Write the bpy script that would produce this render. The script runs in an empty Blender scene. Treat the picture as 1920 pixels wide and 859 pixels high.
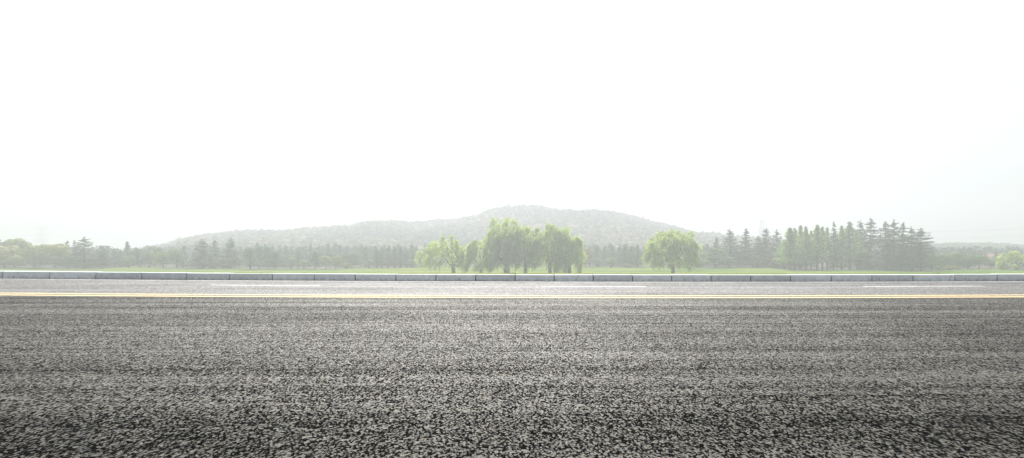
import bpy, math, random
import numpy as np

C = bpy.context.scene.collection
R = math.radians
F = 1400.0            # focal length in photo pixels (1920 wide)
HY = 460.0            # row of the horizon in the photo
CAMH = 0.92
LAWN = -3.4           # the park lawn lies below the road embankment
SUN_EL, SUN_AZ = 49.0, -4.0   # sun ahead of the camera, a little to the side

# ------------------------------------------------------------------ materials
def mat(name):
    m = bpy.data.materials.new(name); m.use_nodes = True
    nt = m.node_tree; nt.nodes.clear()
    out = nt.nodes.new('ShaderNodeOutputMaterial')
    return m, nt, out

def N(nt, t, **kw):
    n = nt.nodes.new(t)
    for k, v in kw.items():
        if k.startswith('i_'):
            n.inputs[k[2:].replace('_', ' ')].default_value = v
        else:
            setattr(n, k, v)
    return n

def L(nt, a, b): nt.links.new(a, b)

def mth(nt, op, a, b=None, c=None):
    n = nt.nodes.new('ShaderNodeMath'); n.operation = op
    for i, v in enumerate((a, b, c)):
        if v is None: continue
        if isinstance(v, (int, float)): n.inputs[i].default_value = v
        else: nt.links.new(v, n.inputs[i])
    return n.outputs[0]

def ramp(nt, fac, stops, interp='LINEAR'):
    n = nt.nodes.new('ShaderNodeValToRGB'); cr = n.color_ramp; cr.interpolation = interp
    while len(cr.elements) < len(stops): cr.elements.new(0.5)
    for e, (p, c) in zip(cr.elements, stops):
        e.position = p
        e.color = (c, c, c, 1) if isinstance(c, (int, float)) else (*c, 1)
    nt.links.new(fac, n.inputs[0])
    return n.outputs[0]

def mixc(nt, fac, a, b, blend='MIX'):
    n = nt.nodes.new('ShaderNodeMix'); n.data_type = 'RGBA'; n.blend_type = blend
    for sock, v in ((n.inputs[0], fac), (n.inputs[6], a), (n.inputs[7], b)):
        if isinstance(v, (int, float)): sock.default_value = v
        elif isinstance(v, tuple): sock.default_value = (*v, 1)
        else: nt.links.new(v, sock)
    return n.outputs[2]

def noise(nt, vec, scale, detail=3, rough=0.55, dist=0.0):
    n = N(nt, 'ShaderNodeTexNoise'); n.inputs['Scale'].default_value = scale
    n.inputs['Detail'].default_value = detail; n.inputs['Roughness'].default_value = rough
    n.inputs['Distortion'].default_value = dist
    nt.links.new(vec, n.inputs['Vector']); return n.outputs[0]

def mapping(nt, vec, scale=(1, 1, 1), loc=(0, 0, 0)):
    n = N(nt, 'ShaderNodeMapping'); n.inputs['Scale'].default_value = scale; n.inputs['Location'].default_value = loc
    nt.links.new(vec, n.inputs['Vector']); return n.outputs[0]

def asphalt(name, cell, dark, mid, light, rough, bump, tint, spec, far=1.0):
    """aggregate in bitumen: single stones, clusters of stones and tyre-worn bands"""
    m, nt, out = mat(name)
    co = N(nt, 'ShaderNodeTexCoord').outputs['Object']
    wob = N(nt, 'ShaderNodeTexNoise'); wob.inputs['Scale'].default_value = cell * 1.3; L(nt, co, wob.inputs['Vector'])
    av = N(nt, 'ShaderNodeVectorMath', operation='MULTIPLY_ADD'); L(nt, wob.outputs['Color'], av.inputs[0])
    av.inputs[1].default_value = (0.7 / cell,) * 3; L(nt, co, av.inputs[2])
    def vor(scale, sc):
        v = N(nt, 'ShaderNodeTexVoronoi', feature='F1'); v.inputs['Scale'].default_value = scale; v.voronoi_dimensions = '2D'
        L(nt, mapping(nt, av.outputs[0], sc), v.inputs['Vector'])
        sp = N(nt, 'ShaderNodeSeparateColor'); L(nt, v.outputs['Color'], sp.inputs[0]); return v, sp
    v, sep = vor(cell, (1, 0.44, 1))
    v2, sep2 = vor(cell * 0.6, (1, 0.42, 1))
    v3, sep3 = vor(cell * 0.3, (1, 0.5, 1))
    v4, sep4 = vor(cell * 0.14, (1, 0.8, 1))
    c = lambda sock, w: mth(nt, 'MULTIPLY', mth(nt, 'SUBTRACT', sock, 0.5), w)
    add = lambda *a: a[0] if len(a) == 1 else mth(nt, 'ADD', a[0], add(*a[1:]))
    stone = add(c(sep.outputs[0], 1.15), c(sep2.outputs[1], 0.22), c(sep3.outputs[0], 0.12 * far), c(sep4.outputs[2], 0.05 * far))
    band = noise(nt, mapping(nt, co, (0.035, 1.5, 1)), 1.0, 4, 0.6, 0.3)
    band2 = noise(nt, mapping(nt, co, (0.16, 5.5, 1), (3, 7, 0)), 1.0, 3, 0.6)
    patch = noise(nt, co, 0.45, 4, 0.6)
    b = add(c(band, 0.85), c(band2, 0.75), c(patch, 0.35))
    st = mth(nt, 'ADD', add(stone, b), 0.5)
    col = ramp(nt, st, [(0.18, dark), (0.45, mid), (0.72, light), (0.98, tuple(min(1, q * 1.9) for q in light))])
    gap = ramp(nt, v.outputs['Distance'], [(0.42, 1.0), (0.7, 0.15)])
    col = mixc(nt, 1.0, col, gap, 'MULTIPLY')
    hue = mixc(nt, sep.outputs[2], (1.0, 0.945, 0.85), tint)
    col = mixc(nt, 1.0, col, hue, 'MULTIPLY')
    h = add(mth(nt, 'MULTIPLY', v.outputs['Distance'], -1.0), mth(nt, 'MULTIPLY', sep.outputs[1], 0.55), mth(nt, 'MULTIPLY', sep2.outputs[1], 0.5))
    bp = N(nt, 'ShaderNodeBump'); bp.inputs['Strength'].default_value = bump; bp.inputs['Distance'].default_value = 0.5 / cell
    L(nt, h, bp.inputs['Height'])
    mask = ramp(nt, st, [(0.33, 0.02), (0.76, 1.0), (1.0, 1.5)])
    rg = mth(nt, 'SUBTRACT', rough, mth(nt, 'MULTIPLY', b, 0.15))
    if name.startswith('coarse'):      # rough stones shade each other: no mirror-like gain at grazing angles
        d = N(nt, 'ShaderNodeBsdfDiffuse'); L(nt, col, d.inputs[0]); L(nt, bp.outputs[0], d.inputs['Normal']); d.inputs['Roughness'].default_value = 0.5
        g = N(nt, 'ShaderNodeBsdfGlossy'); L(nt, rg, g.inputs['Roughness']); L(nt, bp.outputs[0], g.inputs['Normal']); L(nt, hue, g.inputs[0])
        mx = N(nt, 'ShaderNodeMixShader'); fr = N(nt, 'ShaderNodeFresnel'); fr.inputs['IOR'].default_value = 1.2
        L(nt, mth(nt, 'MULTIPLY', mth(nt, 'MULTIPLY', mask, fr.outputs[0]), spec), mx.inputs[0]); L(nt, d.outputs[0], mx.inputs[1]); L(nt, g.outputs[0], mx.inputs[2])
        L(nt, mx.outputs[0], out.inputs['Surface']); return m
    p = N(nt, 'ShaderNodeBsdfPrincipled'); L(nt, col, p.inputs['Base Color']); L(nt, bp.outputs[0], p.inputs['Normal'])
    L(nt, rg, p.inputs['Roughness']); L(nt, mth(nt, 'MULTIPLY', mask, spec), p.inputs['Specular IOR Level'])
    L(nt, p.outputs[0], out.inputs['Surface'])
    return m

def paint(name, col, worn, wear):
    m, nt, out = mat(name)
    co = N(nt, 'ShaderNodeTexCoord').outputs['Object']
    n1 = noise(nt, co, 60, 4, 0.7); n2 = noise(nt, co, 3.0, 4, 0.6)
    f = ramp(nt, mth(nt, 'ADD', mth(nt, 'MULTIPLY', n1, 0.6), mth(nt, 'MULTIPLY', n2, 0.5)), [(wear, 0), (wear + 0.12, 1)])
    c = mixc(nt, f, worn, col)
    p = N(nt, 'ShaderNodeBsdfPrincipled'); L(nt, c, p.inputs['Base Color']); p.inputs['Roughness'].default_value = 0.75; p.inputs['Specular IOR Level'].default_value = 0.2
    L(nt, p.outputs[0], out.inputs['Surface']); return m

def concrete(name, base, seedloc=0):
    m, nt, out = mat(name)
    tc = N(nt, 'ShaderNodeTexCoord'); co = tc.outputs['Object']
    oi = N(nt, 'ShaderNodeObjectInfo')
    off = N(nt, 'ShaderNodeVectorMath', operation='ADD'); L(nt, co, off.inputs[0])
    cmb = N(nt, 'ShaderNodeCombineXYZ'); L(nt, mth(nt, 'MULTIPLY', oi.outputs['Random'], 60.0), cmb.inputs[0]); L(nt, cmb.outputs[0], off.inputs[1])
    v = off.outputs[0]
    n1 = noise(nt, v, 6, 5, 0.65); n2 = noise(nt, v, 70, 3, 0.6); st = noise(nt, mapping(nt, v, (7, 1, 2.2)), 1.0, 4, 0.65)
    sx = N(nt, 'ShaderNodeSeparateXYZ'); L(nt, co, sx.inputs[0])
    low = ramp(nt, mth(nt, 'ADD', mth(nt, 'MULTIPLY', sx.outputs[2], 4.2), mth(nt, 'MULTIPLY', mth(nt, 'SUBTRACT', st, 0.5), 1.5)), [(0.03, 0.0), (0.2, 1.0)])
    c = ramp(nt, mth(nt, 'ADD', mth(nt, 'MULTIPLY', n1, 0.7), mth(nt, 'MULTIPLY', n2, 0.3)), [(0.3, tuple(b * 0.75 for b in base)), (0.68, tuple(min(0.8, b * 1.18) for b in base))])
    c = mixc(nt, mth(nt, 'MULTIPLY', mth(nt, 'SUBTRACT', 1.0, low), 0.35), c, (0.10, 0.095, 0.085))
    spots = ramp(nt, noise(nt, v, 5.0, 5, 0.7), [(0.62, 0.0), (0.70, 0.5)])
    c = mixc(nt, spots, c, (0.13, 0.125, 0.115))
    rv = ramp(nt, oi.outputs['Random'], [(0, 0.82), (1, 1.08)])
    c = mixc(nt, 1.0, c, rv, 'MULTIPLY')
    bp = N(nt, 'ShaderNodeBump'); bp.inputs['Strength'].default_value = 0.35; bp.inputs['Distance'].default_value = 0.01; L(nt, n2, bp.inputs['Height'])
    p = N(nt, 'ShaderNodeBsdfPrincipled'); L(nt, c, p.inputs['Base Color']); p.inputs['Roughness'].default_value = 0.85; L(nt, bp.outputs[0], p.inputs['Normal'])
    L(nt, p.outputs[0], out.inputs['Surface']); return m

def foliage(name, trans=0.22):
    """leaf colour = the crown object's own colour, varied leaf by leaf"""
    m, nt, out = mat(name)
    oi = N(nt, 'ShaderNodeObjectInfo'); ge = N(nt, 'ShaderNodeNewGeometry'); co = N(nt, 'ShaderNodeTexCoord').outputs['Object']
    r = ge.outputs['Random Per Island']
    c = mixc(nt, 1.0, oi.outputs['Color'], ramp(nt, r, [(0, (0.62, 0.68, 0.62)), (0.6, (1, 1, 1)), (1, (1.45, 1.32, 1.1))]), 'MULTIPLY')
    cl = noise(nt, co, 9, 2)
    c = mixc(nt, 1.0, c, ramp(nt, cl, [(0.3, (0.78, 0.85, 0.9)), (0.7, (1.22, 1.12, 0.95))]), 'MULTIPLY')
    d = N(nt, 'ShaderNodeBsdfDiffuse'); L(nt, c, d.inputs[0])
    t = N(nt, 'ShaderNodeBsdfTranslucent'); L(nt, mixc(nt, 1.0, c, (1.45, 1.5, 0.8), 'MULTIPLY'), t.inputs[0])
    g = N(nt, 'ShaderNodeBsdfGlossy'); g.inputs['Roughness'].default_value = 0.55; g.inputs[0].default_value = (0.8, 0.85, 0.8, 1)
    mx = N(nt, 'ShaderNodeMixShader'); mx.inputs[0].default_value = trans; L(nt, d.outputs[0], mx.inputs[1]); L(nt, t.outputs[0], mx.inputs[2])
    m2 = N(nt, 'ShaderNodeMixShader'); m2.inputs[0].default_value = 0.04; L(nt, mx.outputs[0], m2.inputs[1]); L(nt, g.outputs[0], m2.inputs[2])
    L(nt, m2.outputs[0], out.inputs['Surface']); return m

def forest_mat(name):
    m, nt, out = mat(name)
    at = N(nt, 'ShaderNodeAttribute', attribute_name='tone')
    ge = N(nt, 'ShaderNodeNewGeometry')
    c = mixc(nt, 1.0, at.outputs['Color'], ramp(nt, ge.outputs['Random Per Island'], [(0, 0.7), (1, 1.3)]), 'MULTIPLY')
    d = N(nt, 'ShaderNodeBsdfDiffuse'); L(nt, c, d.inputs[0])
    t = N(nt, 'ShaderNodeBsdfTranslucent'); L(nt, c, t.inputs[0])
    mx = N(nt, 'ShaderNodeMixShader'); mx.inputs[0].default_value = 0.15; L(nt, d.outputs[0], mx.inputs[1]); L(nt, t.outputs[0], mx.inputs[2])
    L(nt, mx.outputs[0], out.inputs['Surface']); return m

def plain(name, c1, c2, scale, rough=0.9):
    m, nt, out = mat(name)
    co = N(nt, 'ShaderNodeTexCoord').outputs['Object']
    n = noise(nt, co, scale, 4, 0.6)
    p = N(nt, 'ShaderNodeBsdfPrincipled'); L(nt, ramp(nt, n, [(0.35, c1), (0.65, c2)]), p.inputs['Base Color']); p.inputs['Roughness'].default_value = rough
    p.inputs['Specular IOR Level'].default_value = 0.2
    L(nt, p.outputs[0], out.inputs['Surface']); return m

def grass_mat():
    m, nt, out = mat('mown_grass')
    co = N(nt, 'ShaderNodeTexCoord').outputs['Object']
    a = noise(nt, mapping(nt, co, (0.03, 0.11, 1)), 1.0, 3, 0.55, 0.4)
    b = noise(nt, mapping(nt, co, (0.5, 1.4, 1)), 1.0, 4, 0.65)
    d = noise(nt, co, 14, 2)
    f = mth(nt, 'ADD', mth(nt, 'MULTIPLY', a, 0.6), mth(nt, 'ADD', mth(nt, 'MULTIPLY', b, 0.28), mth(nt, 'MULTIPLY', d, 0.12)))
    c = ramp(nt, f, [(0.40, (0.07, 0.13, 0.022)), (0.5, (0.125, 0.175, 0.034)), (0.60, (0.22, 0.22, 0.08))])
    dd = N(nt, 'ShaderNodeBsdfDiffuse'); L(nt, c, dd.inputs[0])
    bp = N(nt, 'ShaderNodeBump'); bp.inputs['Strength'].default_value = 0.5; bp.inputs['Distance'].default_value = 0.06; L(nt, d, bp.inputs['Height']); L(nt, bp.outputs[0], dd.inputs['Normal'])
    L(nt, dd.outputs[0], out.inputs['Surface']); return m

M = {}
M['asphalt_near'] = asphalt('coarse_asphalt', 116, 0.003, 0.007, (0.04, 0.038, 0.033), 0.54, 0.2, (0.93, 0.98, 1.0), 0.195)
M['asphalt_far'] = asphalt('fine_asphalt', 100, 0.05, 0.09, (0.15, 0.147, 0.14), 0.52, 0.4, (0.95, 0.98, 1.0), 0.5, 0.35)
M['yellow'] = paint('yellow_paint', (0.62, 0.49, 0.26), (0.42, 0.34, 0.21), 0.34)
M['white'] = paint('white_paint', (0.6, 0.6, 0.585), (0.26, 0.26, 0.25), 0.44)
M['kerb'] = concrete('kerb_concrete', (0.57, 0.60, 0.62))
M['mortar'] = plain('dark_mortar', (0.06, 0.058, 0.053), (0.12, 0.115, 0.105), 20)
M['grass'] = grass_mat()
M['soil'] = plain('soil_and_shade', (0.014, 0.018, 0.010), (0.055, 0.045, 0.026), 0.22)  # litter tone darkened to carry the shade below the crowns
M['hillsoil'] = plain('hill_soil', (0.03, 0.04, 0.02), (0.06, 0.06, 0.03), 0.1)
M['leaf'] = foliage('leaves')
M['needle'] = foliage('needles', 0.22)
M['willow'] = foliage('willow_leaves', 0.62)
M['leaf_loose'] = foliage('thin_leaves', 0.5)
M['forest'] = forest_mat('forest_leaves')
M['bark'] = plain('bark', (0.025, 0.02, 0.016), (0.075, 0.06, 0.048), 5)
M['steel'] = plain('galvanised_steel', (0.22, 0.23, 0.24), (0.34, 0.35, 0.36), 0.4, 0.5)
M['cable'] = plain('cable_metal', (0.1, 0.1, 0.1), (0.14, 0.14, 0.14), 0.4, 0.5)
M['plaster'] = plain('pale_plaster', (0.5, 0.46, 0.42), (0.6, 0.56, 0.5), 0.8)
M['tile'] = plain('red_tile', (0.2, 0.1, 0.08), (0.28, 0.15, 0.12), 3)
M['glass'] = plain('dark_window_glass', (0.03, 0.035, 0.04), (0.05, 0.055, 0.06), 1, 0.1)

# ------------------------------------------------------------------ mesh helpers
def mesh_np(name, V, Fq, m, smooth=False):
    me = bpy.data.meshes.new(name)
    V = np.asarray(V, dtype=np.float32); Fq = np.asarray(Fq, dtype=np.int32)
    n, k = Fq.shape
    me.vertices.add(len(V)); me.vertices.foreach_set('co', V.ravel())
    me.loops.add(n * k); me.loops.foreach_set('vertex_index', Fq.ravel())
    me.polygons.add(n); me.polygons.foreach_set('loop_start', np.arange(0, n * k, k, dtype=np.int32))
    me.polygons.foreach_set('loop_total', np.full(n, k, dtype=np.int32))
    if smooth: me.polygons.foreach_set('use_smooth', np.ones(n, dtype=bool))
    me.update(calc_edges=True); me.validate()
    me.materials.append(m); return me

def link(name, me, parent=None):
    o = bpy.data.objects.new(name, me); C.objects.link(o)
    if parent is not None: o.parent = parent
    return o

def tag(o, label=None, cat=None, group=None, kind=None):
    if label: o['label'] = label
    if cat: o['category'] = cat
    if group: o['group'] = group
    if kind: o['kind'] = kind
    return o

def grid_mesh(name, xs, vs, fn, m, smooth=True):
    xs = np.asarray(xs, float); vs = np.asarray(vs, float)
    X, Vv = np.meshgrid(xs, vs)
    P = fn(X, Vv); V = np.stack([p.ravel() for p in P], 1)
    nx, ny = len(xs), len(vs)
    i = (np.arange(ny - 1)[:, None] * nx + np.arange(nx - 1)[None, :]).ravel()
    return mesh_np(name, V, np.stack([i, i + 1, i + nx + 1, i + nx], 1), m, smooth)

# ------------------------------------------------------------------ the road's gentle bend
def xb(X): return 40 * np.tanh(np.asarray(X, float) / 40)
def kerb_y(X):
    x = xb(X); return 19.05 - 0.055 * x + 0.0048 * x * x
def centre_y(X):
    x = xb(X); return 13.36 - 0.027 * x + 0.0053 * x * x

XR = np.concatenate([np.arange(-160, -30, 6.0), np.arange(-30, 30.1, 0.6), np.arange(36, 161, 6.0)])
def strip(name, m, ya, yb, z, xs=XR, n=2):
    me = grid_mesh(name, xs, np.linspace(0, 1, n), lambda X, v: (X, ya(X) * (1 - v) + yb(X) * v, np.full_like(X, z)), m)
    return tag(link(name, me), kind='structure')

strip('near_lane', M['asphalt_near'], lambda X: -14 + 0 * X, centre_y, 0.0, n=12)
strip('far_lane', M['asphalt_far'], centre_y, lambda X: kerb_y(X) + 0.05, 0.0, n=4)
strip('yellow_line', M['yellow'], lambda X: centre_y(X) - 0.36, lambda X: centre_y(X) - 0.15, 0.004)
strip('yellow_line', M['yellow'], lambda X: centre_y(X) + 0.14, lambda X: centre_y(X) + 0.32, 0.004)
strip('edge_line', M['white'], lambda X: kerb_y(X) - 0.42, lambda X: kerb_y(X) - 0.26, 0.004)
for x0, x1 in ((-22.0, -19.2), (-15.6, -13.0), (-6.95, -4.37), (0.66, 2.98), (7.83, 10.6), (15.4, 18.1), (23, 25.7)):
    off = lambda X: centre_y(X) + (kerb_y(X) - centre_y(X)) * 0.585
    strip('lane_dash', M['white'], lambda X: off(X) - 0.10, lambda X: off(X) + 0.10, 0.004, np.linspace(x0, x1, 8))

# ------------------------------------------------------------------ ground
rng = np.random.default_rng(5)
def gz(X, Y):
    """height of the natural ground"""
    X = np.asarray(X, float); Y = np.asarray(Y, float)
    d = Y - kerb_y(X)
    t = np.clip((d - 1.6) / 38.0, 0, 1); t = t * t * (3 - 2 * t)
    z = 0.10 + (LAWN - 0.10) * t
    far = np.clip((Y - 95) / 40, 0, 1)
    z = z + far * (0.14 * np.sin(X * 0.045 + 1.0) * np.sin(Y * 0.05) + 0.07 * np.sin(X * 0.13 + Y * 0.07))
    return np.where(d < 0.1, -0.03, z)

vs = np.array([-90, -40, -20, -6, 0.09, 0.11, 0.4, 1.0, 1.6, 4, 8, 12, 16, 20, 24, 28, 32, 36, 40, 50, 60, 70] + list(np.arange(76, 180, 4.0)) + list(np.arange(190, 420, 15.0)) + [480, 560, 660, 800, 1000, 1180])
xs = np.concatenate([np.arange(-900, -200, 50.0), np.arange(-200, 201, 5.0), np.arange(250, 901, 50.0)])
lawn = tag(link('lawn', grid_mesh('lawn', xs, vs, lambda X, v: (X, kerb_y(X) + v, gz(X, kerb_y(X) + v)), M['grass'])), kind='structure')

def at(px, by):
    """ground point seen at a photo pixel beyond the kerb"""
    Y = (CAMH - LAWN) * F / (by - HY); X = (px - 960) / F * Y
    return X, Y, float(gz(X, Y))

# soil and litter under the trees, their shade put into its dark colour: front edge as the lawn's back edge runs in the photo
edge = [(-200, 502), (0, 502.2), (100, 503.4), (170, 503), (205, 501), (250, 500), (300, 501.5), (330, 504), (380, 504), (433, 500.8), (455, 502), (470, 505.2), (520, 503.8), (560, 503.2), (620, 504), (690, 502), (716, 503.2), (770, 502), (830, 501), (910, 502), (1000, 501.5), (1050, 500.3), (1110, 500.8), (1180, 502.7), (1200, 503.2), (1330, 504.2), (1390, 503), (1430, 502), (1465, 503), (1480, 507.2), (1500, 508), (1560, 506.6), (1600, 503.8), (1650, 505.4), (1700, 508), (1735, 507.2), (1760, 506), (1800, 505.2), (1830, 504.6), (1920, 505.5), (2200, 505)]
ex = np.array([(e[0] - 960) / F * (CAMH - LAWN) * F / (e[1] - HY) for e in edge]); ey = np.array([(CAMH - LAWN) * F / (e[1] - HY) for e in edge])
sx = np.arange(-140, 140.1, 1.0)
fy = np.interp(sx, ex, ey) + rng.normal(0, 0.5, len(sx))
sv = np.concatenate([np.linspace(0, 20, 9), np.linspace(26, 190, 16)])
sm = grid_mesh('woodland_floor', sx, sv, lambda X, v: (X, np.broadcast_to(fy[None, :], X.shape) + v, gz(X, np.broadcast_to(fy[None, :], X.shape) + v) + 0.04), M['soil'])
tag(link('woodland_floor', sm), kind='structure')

# ------------------------------------------------------------------ kerb
def block(name, x0, x1, h, depth, m, gap=0.013, tilt=0.0):
    """one kerb stone from x0 to x1, following the bend; battered face, rounded top edge"""
    c = (x0 + x1) / 2; hl = (x1 - x0) / 2 - gap
    y0, y1 = float(kerb_y(x0)), float(kerb_y(x1)); ang = math.atan2(y1 - y0, x1 - x0)
    hl /= math.cos(ang)
    r = 0.022
    prof = [(0.0, -0.06), (0.012, h - r), (0.012 + r * 0.3, h - r * 0.3), (0.012 + r, h), (depth - r, h), (depth, h - r), (depth, -0.06)]
    e = 0.008
    V = []; 
    for x, s in ((-hl, e), (-hl + e, 0), (hl - e, 0), (hl, e)):
        for (y, z) in prof:
            yy = min(max(y, s), depth - s); zz = z - (s if z > h - 0.001 else 0)
            V.append((x, yy, zz))
    n = len(prof); Fc = []
    for a in range(3):
        for b in range(n):
            b2 = (b + 1) % n
            Fc.append((a * n + b, (a + 1) * n + b, (a + 1) * n + b2, a * n + b2))
    me = bpy.data.meshes.new(name)
    me.from_pydata(V, [], Fc + [tuple(range(n)), tuple(range(4 * n - 1, 3 * n - 1, -1))])
    me.materials.append(m); me.update()
    o = link(name, me); o.location = (c, (y0 + y1) / 2, 0); o.rotation_euler = (tilt, 0, ang)
    return o

joints = [4.7, 92.5, 179, 264.8, 348.9, 430, 510.3, 588.8, 665.9, 741.8, 817, 891.6, 965.7, 1039.2, 1112.4, 1186.4, 1259.8, 1333.4, 1407.9, 1482.5, 1558.9, 1635.3, 1712.7, 1790.7, 1870.6]
def jx(px):
    X = (px - 960) / F * 19.0
    for _ in range(12): X = (px - 960) / F * float(kerb_y(X))
    return X
JX = [jx(p) for p in joints]
JX = [JX[0] - 1.3 * k for k in (3, 2, 1)] + JX + [JX[-1] + 1.12 * k for k in (1, 2, 3)]
klabels = ['grey kerb stone beyond the frame before the olive trees', 'grey kerb stone second beyond the frame before the olive trees',
 'kerb stone cut to a sliver by the frame, below the olive round trees',
 'pale kerb stone below the two olive round trees at the row end',
 'kerb stone below the wide olive tree and the pointed cedar beside it',
 'kerb stone below the slim pointed conifer standing above low round trees',
 'kerb stone below the small lime green tree at the hill foot',
 'kerb stone below the dark pair of layered conifers at the start of the hill',
 'kerb stone below the biggest dark conifer, above a white dash start',
 'kerb stone below the spreading layered pines, behind the middle of a white dash',
 'kerb stone below the twin small round trees, behind the end of a white dash',
 'kerb stone below the dark spire rows, first past the twin round trees',
 'kerb stone below the dark spire rows, last before the willows',
 'kerb stone directly below the many limbed willow trunk',
 'kerb stone below the low drooping willow between the many limbed one and the tallest one',
 'kerb stone below the two trunks under the tallest willow crown',
 'kerb stone below the willow trunk with one crooked limb',
 'kerb stone below the willow whose strands reach down to the kerb',
 'stained kerb stone below the open lawn, just before the lone round willow crown',
 'kerb stone below the lone round willow, ending at its trunk',
 'kerb stone with a dark blotch starting at the trunk of the lone round willow',
 'kerb stone with blotches below the spreading flat tree beside the lone willow',
 'dirty kerb stone below the thin steel pylon top',
 'kerb stone below the first trees of the light green conifer row',
 'kerb stone below the tallest end of the light green conifer row',
 'kerb stone below the tallest ragged cedars, behind a white dash',
 'kerb stone below the small bright lime tree and the last cedar',
 'kerb stone with a weed behind it below the low dark round trees',
 'kerb stone below the far low hill and its rounded trees, past the weed',
 'last visible kerb stone, below the pale green willow at the row end',
 'grey kerb stone beyond the frame after the pale willow']
KH = lambda X: float(np.interp(X, [-14.5, -9, -3, 6, 13.5], [0.205, 0.187, 0.170, 0.169, 0.180]))
rnd = random.Random(3)
for i in range(len(JX) - 1):
    x0, x1 = JX[i], JX[i + 1]
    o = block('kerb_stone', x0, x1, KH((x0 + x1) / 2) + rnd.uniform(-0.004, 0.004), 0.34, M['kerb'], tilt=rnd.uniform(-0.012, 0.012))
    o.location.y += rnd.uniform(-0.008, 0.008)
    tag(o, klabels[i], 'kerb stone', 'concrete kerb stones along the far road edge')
kb = grid_mesh('kerb_bedding', np.linspace(JX[0], JX[-1], 60), [0, 1, 2, 3], lambda X, v: (X, kerb_y(X) + np.where(v < 1.5, 0.045, 0.3), np.where((v < 0.5) | (v > 2.5), -0.05, np.interp(X, [-14.5, -9, -3, 6, 13.5], [0.205, 0.187, 0.170, 0.169, 0.180]) - 0.03)), M['mortar'], False)
tag(link('kerb_bedding', kb), kind='structure')

# ------------------------------------------------------------------ foliage generators (numpy leaf sprays)
def unit(v): return v / np.maximum(np.linalg.norm(v, axis=-1, keepdims=True), 1e-9)

def leaves(P, size, rng, normal=None, nb=0.5, aspect=0.6, axis=None, ab=0.0):
    """small pointed leaf-spray faces at the points P; size per point"""
    n = len(P); size = np.broadcast_to(np.asarray(size, float), (n,))[:, None]
    nr = unit(rng.normal(size=(n, 3)))
    if normal is not None: nr = unit(nr * (1 - nb) + normal * nb)
    a = rng.normal(size=(n, 3))
    if axis is not None: a = unit(a) * (1 - ab) + axis * ab
    u = unit(a - (a * nr).sum(1, keepdims=True) * nr); v = np.cross(nr, u)
    s = size * rng.uniform(0.65, 1.3, (n, 1))
    k = rng.uniform(0.1, 0.4, (n, 1))
    V = np.stack([P - u * s * 0.55, P + v * s * aspect * 0.5 - u * s * k * 0.3, P + u * s * 0.55, P - v * s * aspect * 0.5 + u * s * k * 0.3], 1).reshape(-1, 3)
    Fq = np.arange(4 * n).reshape(n, 4)
    return V, Fq

def tube(path, radii, k=6):
    path = np.asarray(path, float); V = []; Fq = []
    for i, p in enumerate(path):
        d = path[min(i + 1, len(path) - 1)] - path[max(i - 1, 0)]; d = d / (np.linalg.norm(d) + 1e-9)
        a = np.cross(d, (0.3, 1, 0.1)); a /= np.linalg.norm(a); b = np.cross(d, a)
        for j in range(k):
            t = 2 * math.pi * j / k
            V.append(p + (a * math.cos(t) + b * math.sin(t)) * radii[i])
    for i in range(len(path) - 1):
        for j in range(k):
            Fq.append((i * k + j, i * k + (j + 1) % k, (i + 1) * k + (j + 1) % k, (i + 1) * k + j))
    return np.array(V), np.array(Fq)

def join(parts):
    V = []; Fq = []; o = 0
    for v, f in parts:
        V.append(v); Fq.append(f + o); o += len(v)
    return np.concatenate(V), np.concatenate(Fq)

def branch(p0, p1, r0, r1, sag, n=5, k=6, rng=None):
    t = np.linspace(0, 1, n)[:, None]
    p = np.asarray(p0)[None] * (1 - t) + np.asarray(p1)[None] * t
    p[:, 2] += sag * np.sin(t[:, 0] * math.pi)
    if rng is not None: p[1:-1] += rng.normal(0, np.linalg.norm(np.asarray(p1) - p0) * 0.03, (n - 2, 3))
    return tube(p, r0 + (r1 - r0) * t[:, 0], k)

# every prototype has height 1; the returned half width is in the same unit
def p_broad(seed, w=0.5, bottom=0.2, lobes=22, dense=150, trunk=0.026, flat=1.0, leaf=0.055):
    g = np.random.default_rng(seed); tr = []; P = []; Nn = []
    cz = bottom + (1 - bottom) * 0.40; rz = (1 - bottom) / 2
    cs = []
    for i in range(lobes):
        for _ in range(40):
            d = unit(g.normal(size=3)); d[2] = d[2] * 0.95 + 0.05
            q = d * np.array([w * 0.72, w * 0.72, rz * (0.92 if d[2] > 0 else 0.6)]) * g.uniform(0.6, 1.0)
            if all(np.linalg.norm((q - c[0]) / np.array([1, 1, flat])) > 0.75 * c[1] for c in cs): break
        lr = g.uniform(0.12, 0.24) * (w / 0.5) ** 0.5
        cs.append((q, lr))
        n = int(dense * (lr / 0.15) ** 2)
        dd = unit(g.normal(size=(n, 3))); dd[:, 2] = np.where((dd[:, 2] < -0.25) & (g.random(n) < 0.65), -dd[:, 2], dd[:, 2])
        rad = lr * g.uniform(0.84, 1.06, (n, 1))
        P.append(q + np.array([0, 0, cz]) + dd * rad * np.array([1.1, 1.1, 0.85 * flat])); Nn.append(dd)
    P = np.concatenate(P); Nn = np.concatenate(Nn)
    k = (P[:, 2] > bottom * 0.8) & (P[:, 2] < 1.02); P, Nn = P[k], Nn[k]
    lv = leaves(P, leaf, g, Nn, 0.8)
    fork = bottom + 0.08
    tr.append(tube([(0, 0, -0.03), (0.004, 0, bottom * 0.5), (g.normal(0, 0.01), g.normal(0, 0.01), fork)], [trunk * 1.25, trunk, trunk * 0.85]))
    for q, lr in cs[:9]:
        tr.append(branch((0, 0, fork - 0.03), q * 0.9 + np.array([0, 0, cz]), trunk * 0.6, trunk * 0.12, -0.02, rng=g))
    return lv, join(tr), w

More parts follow.
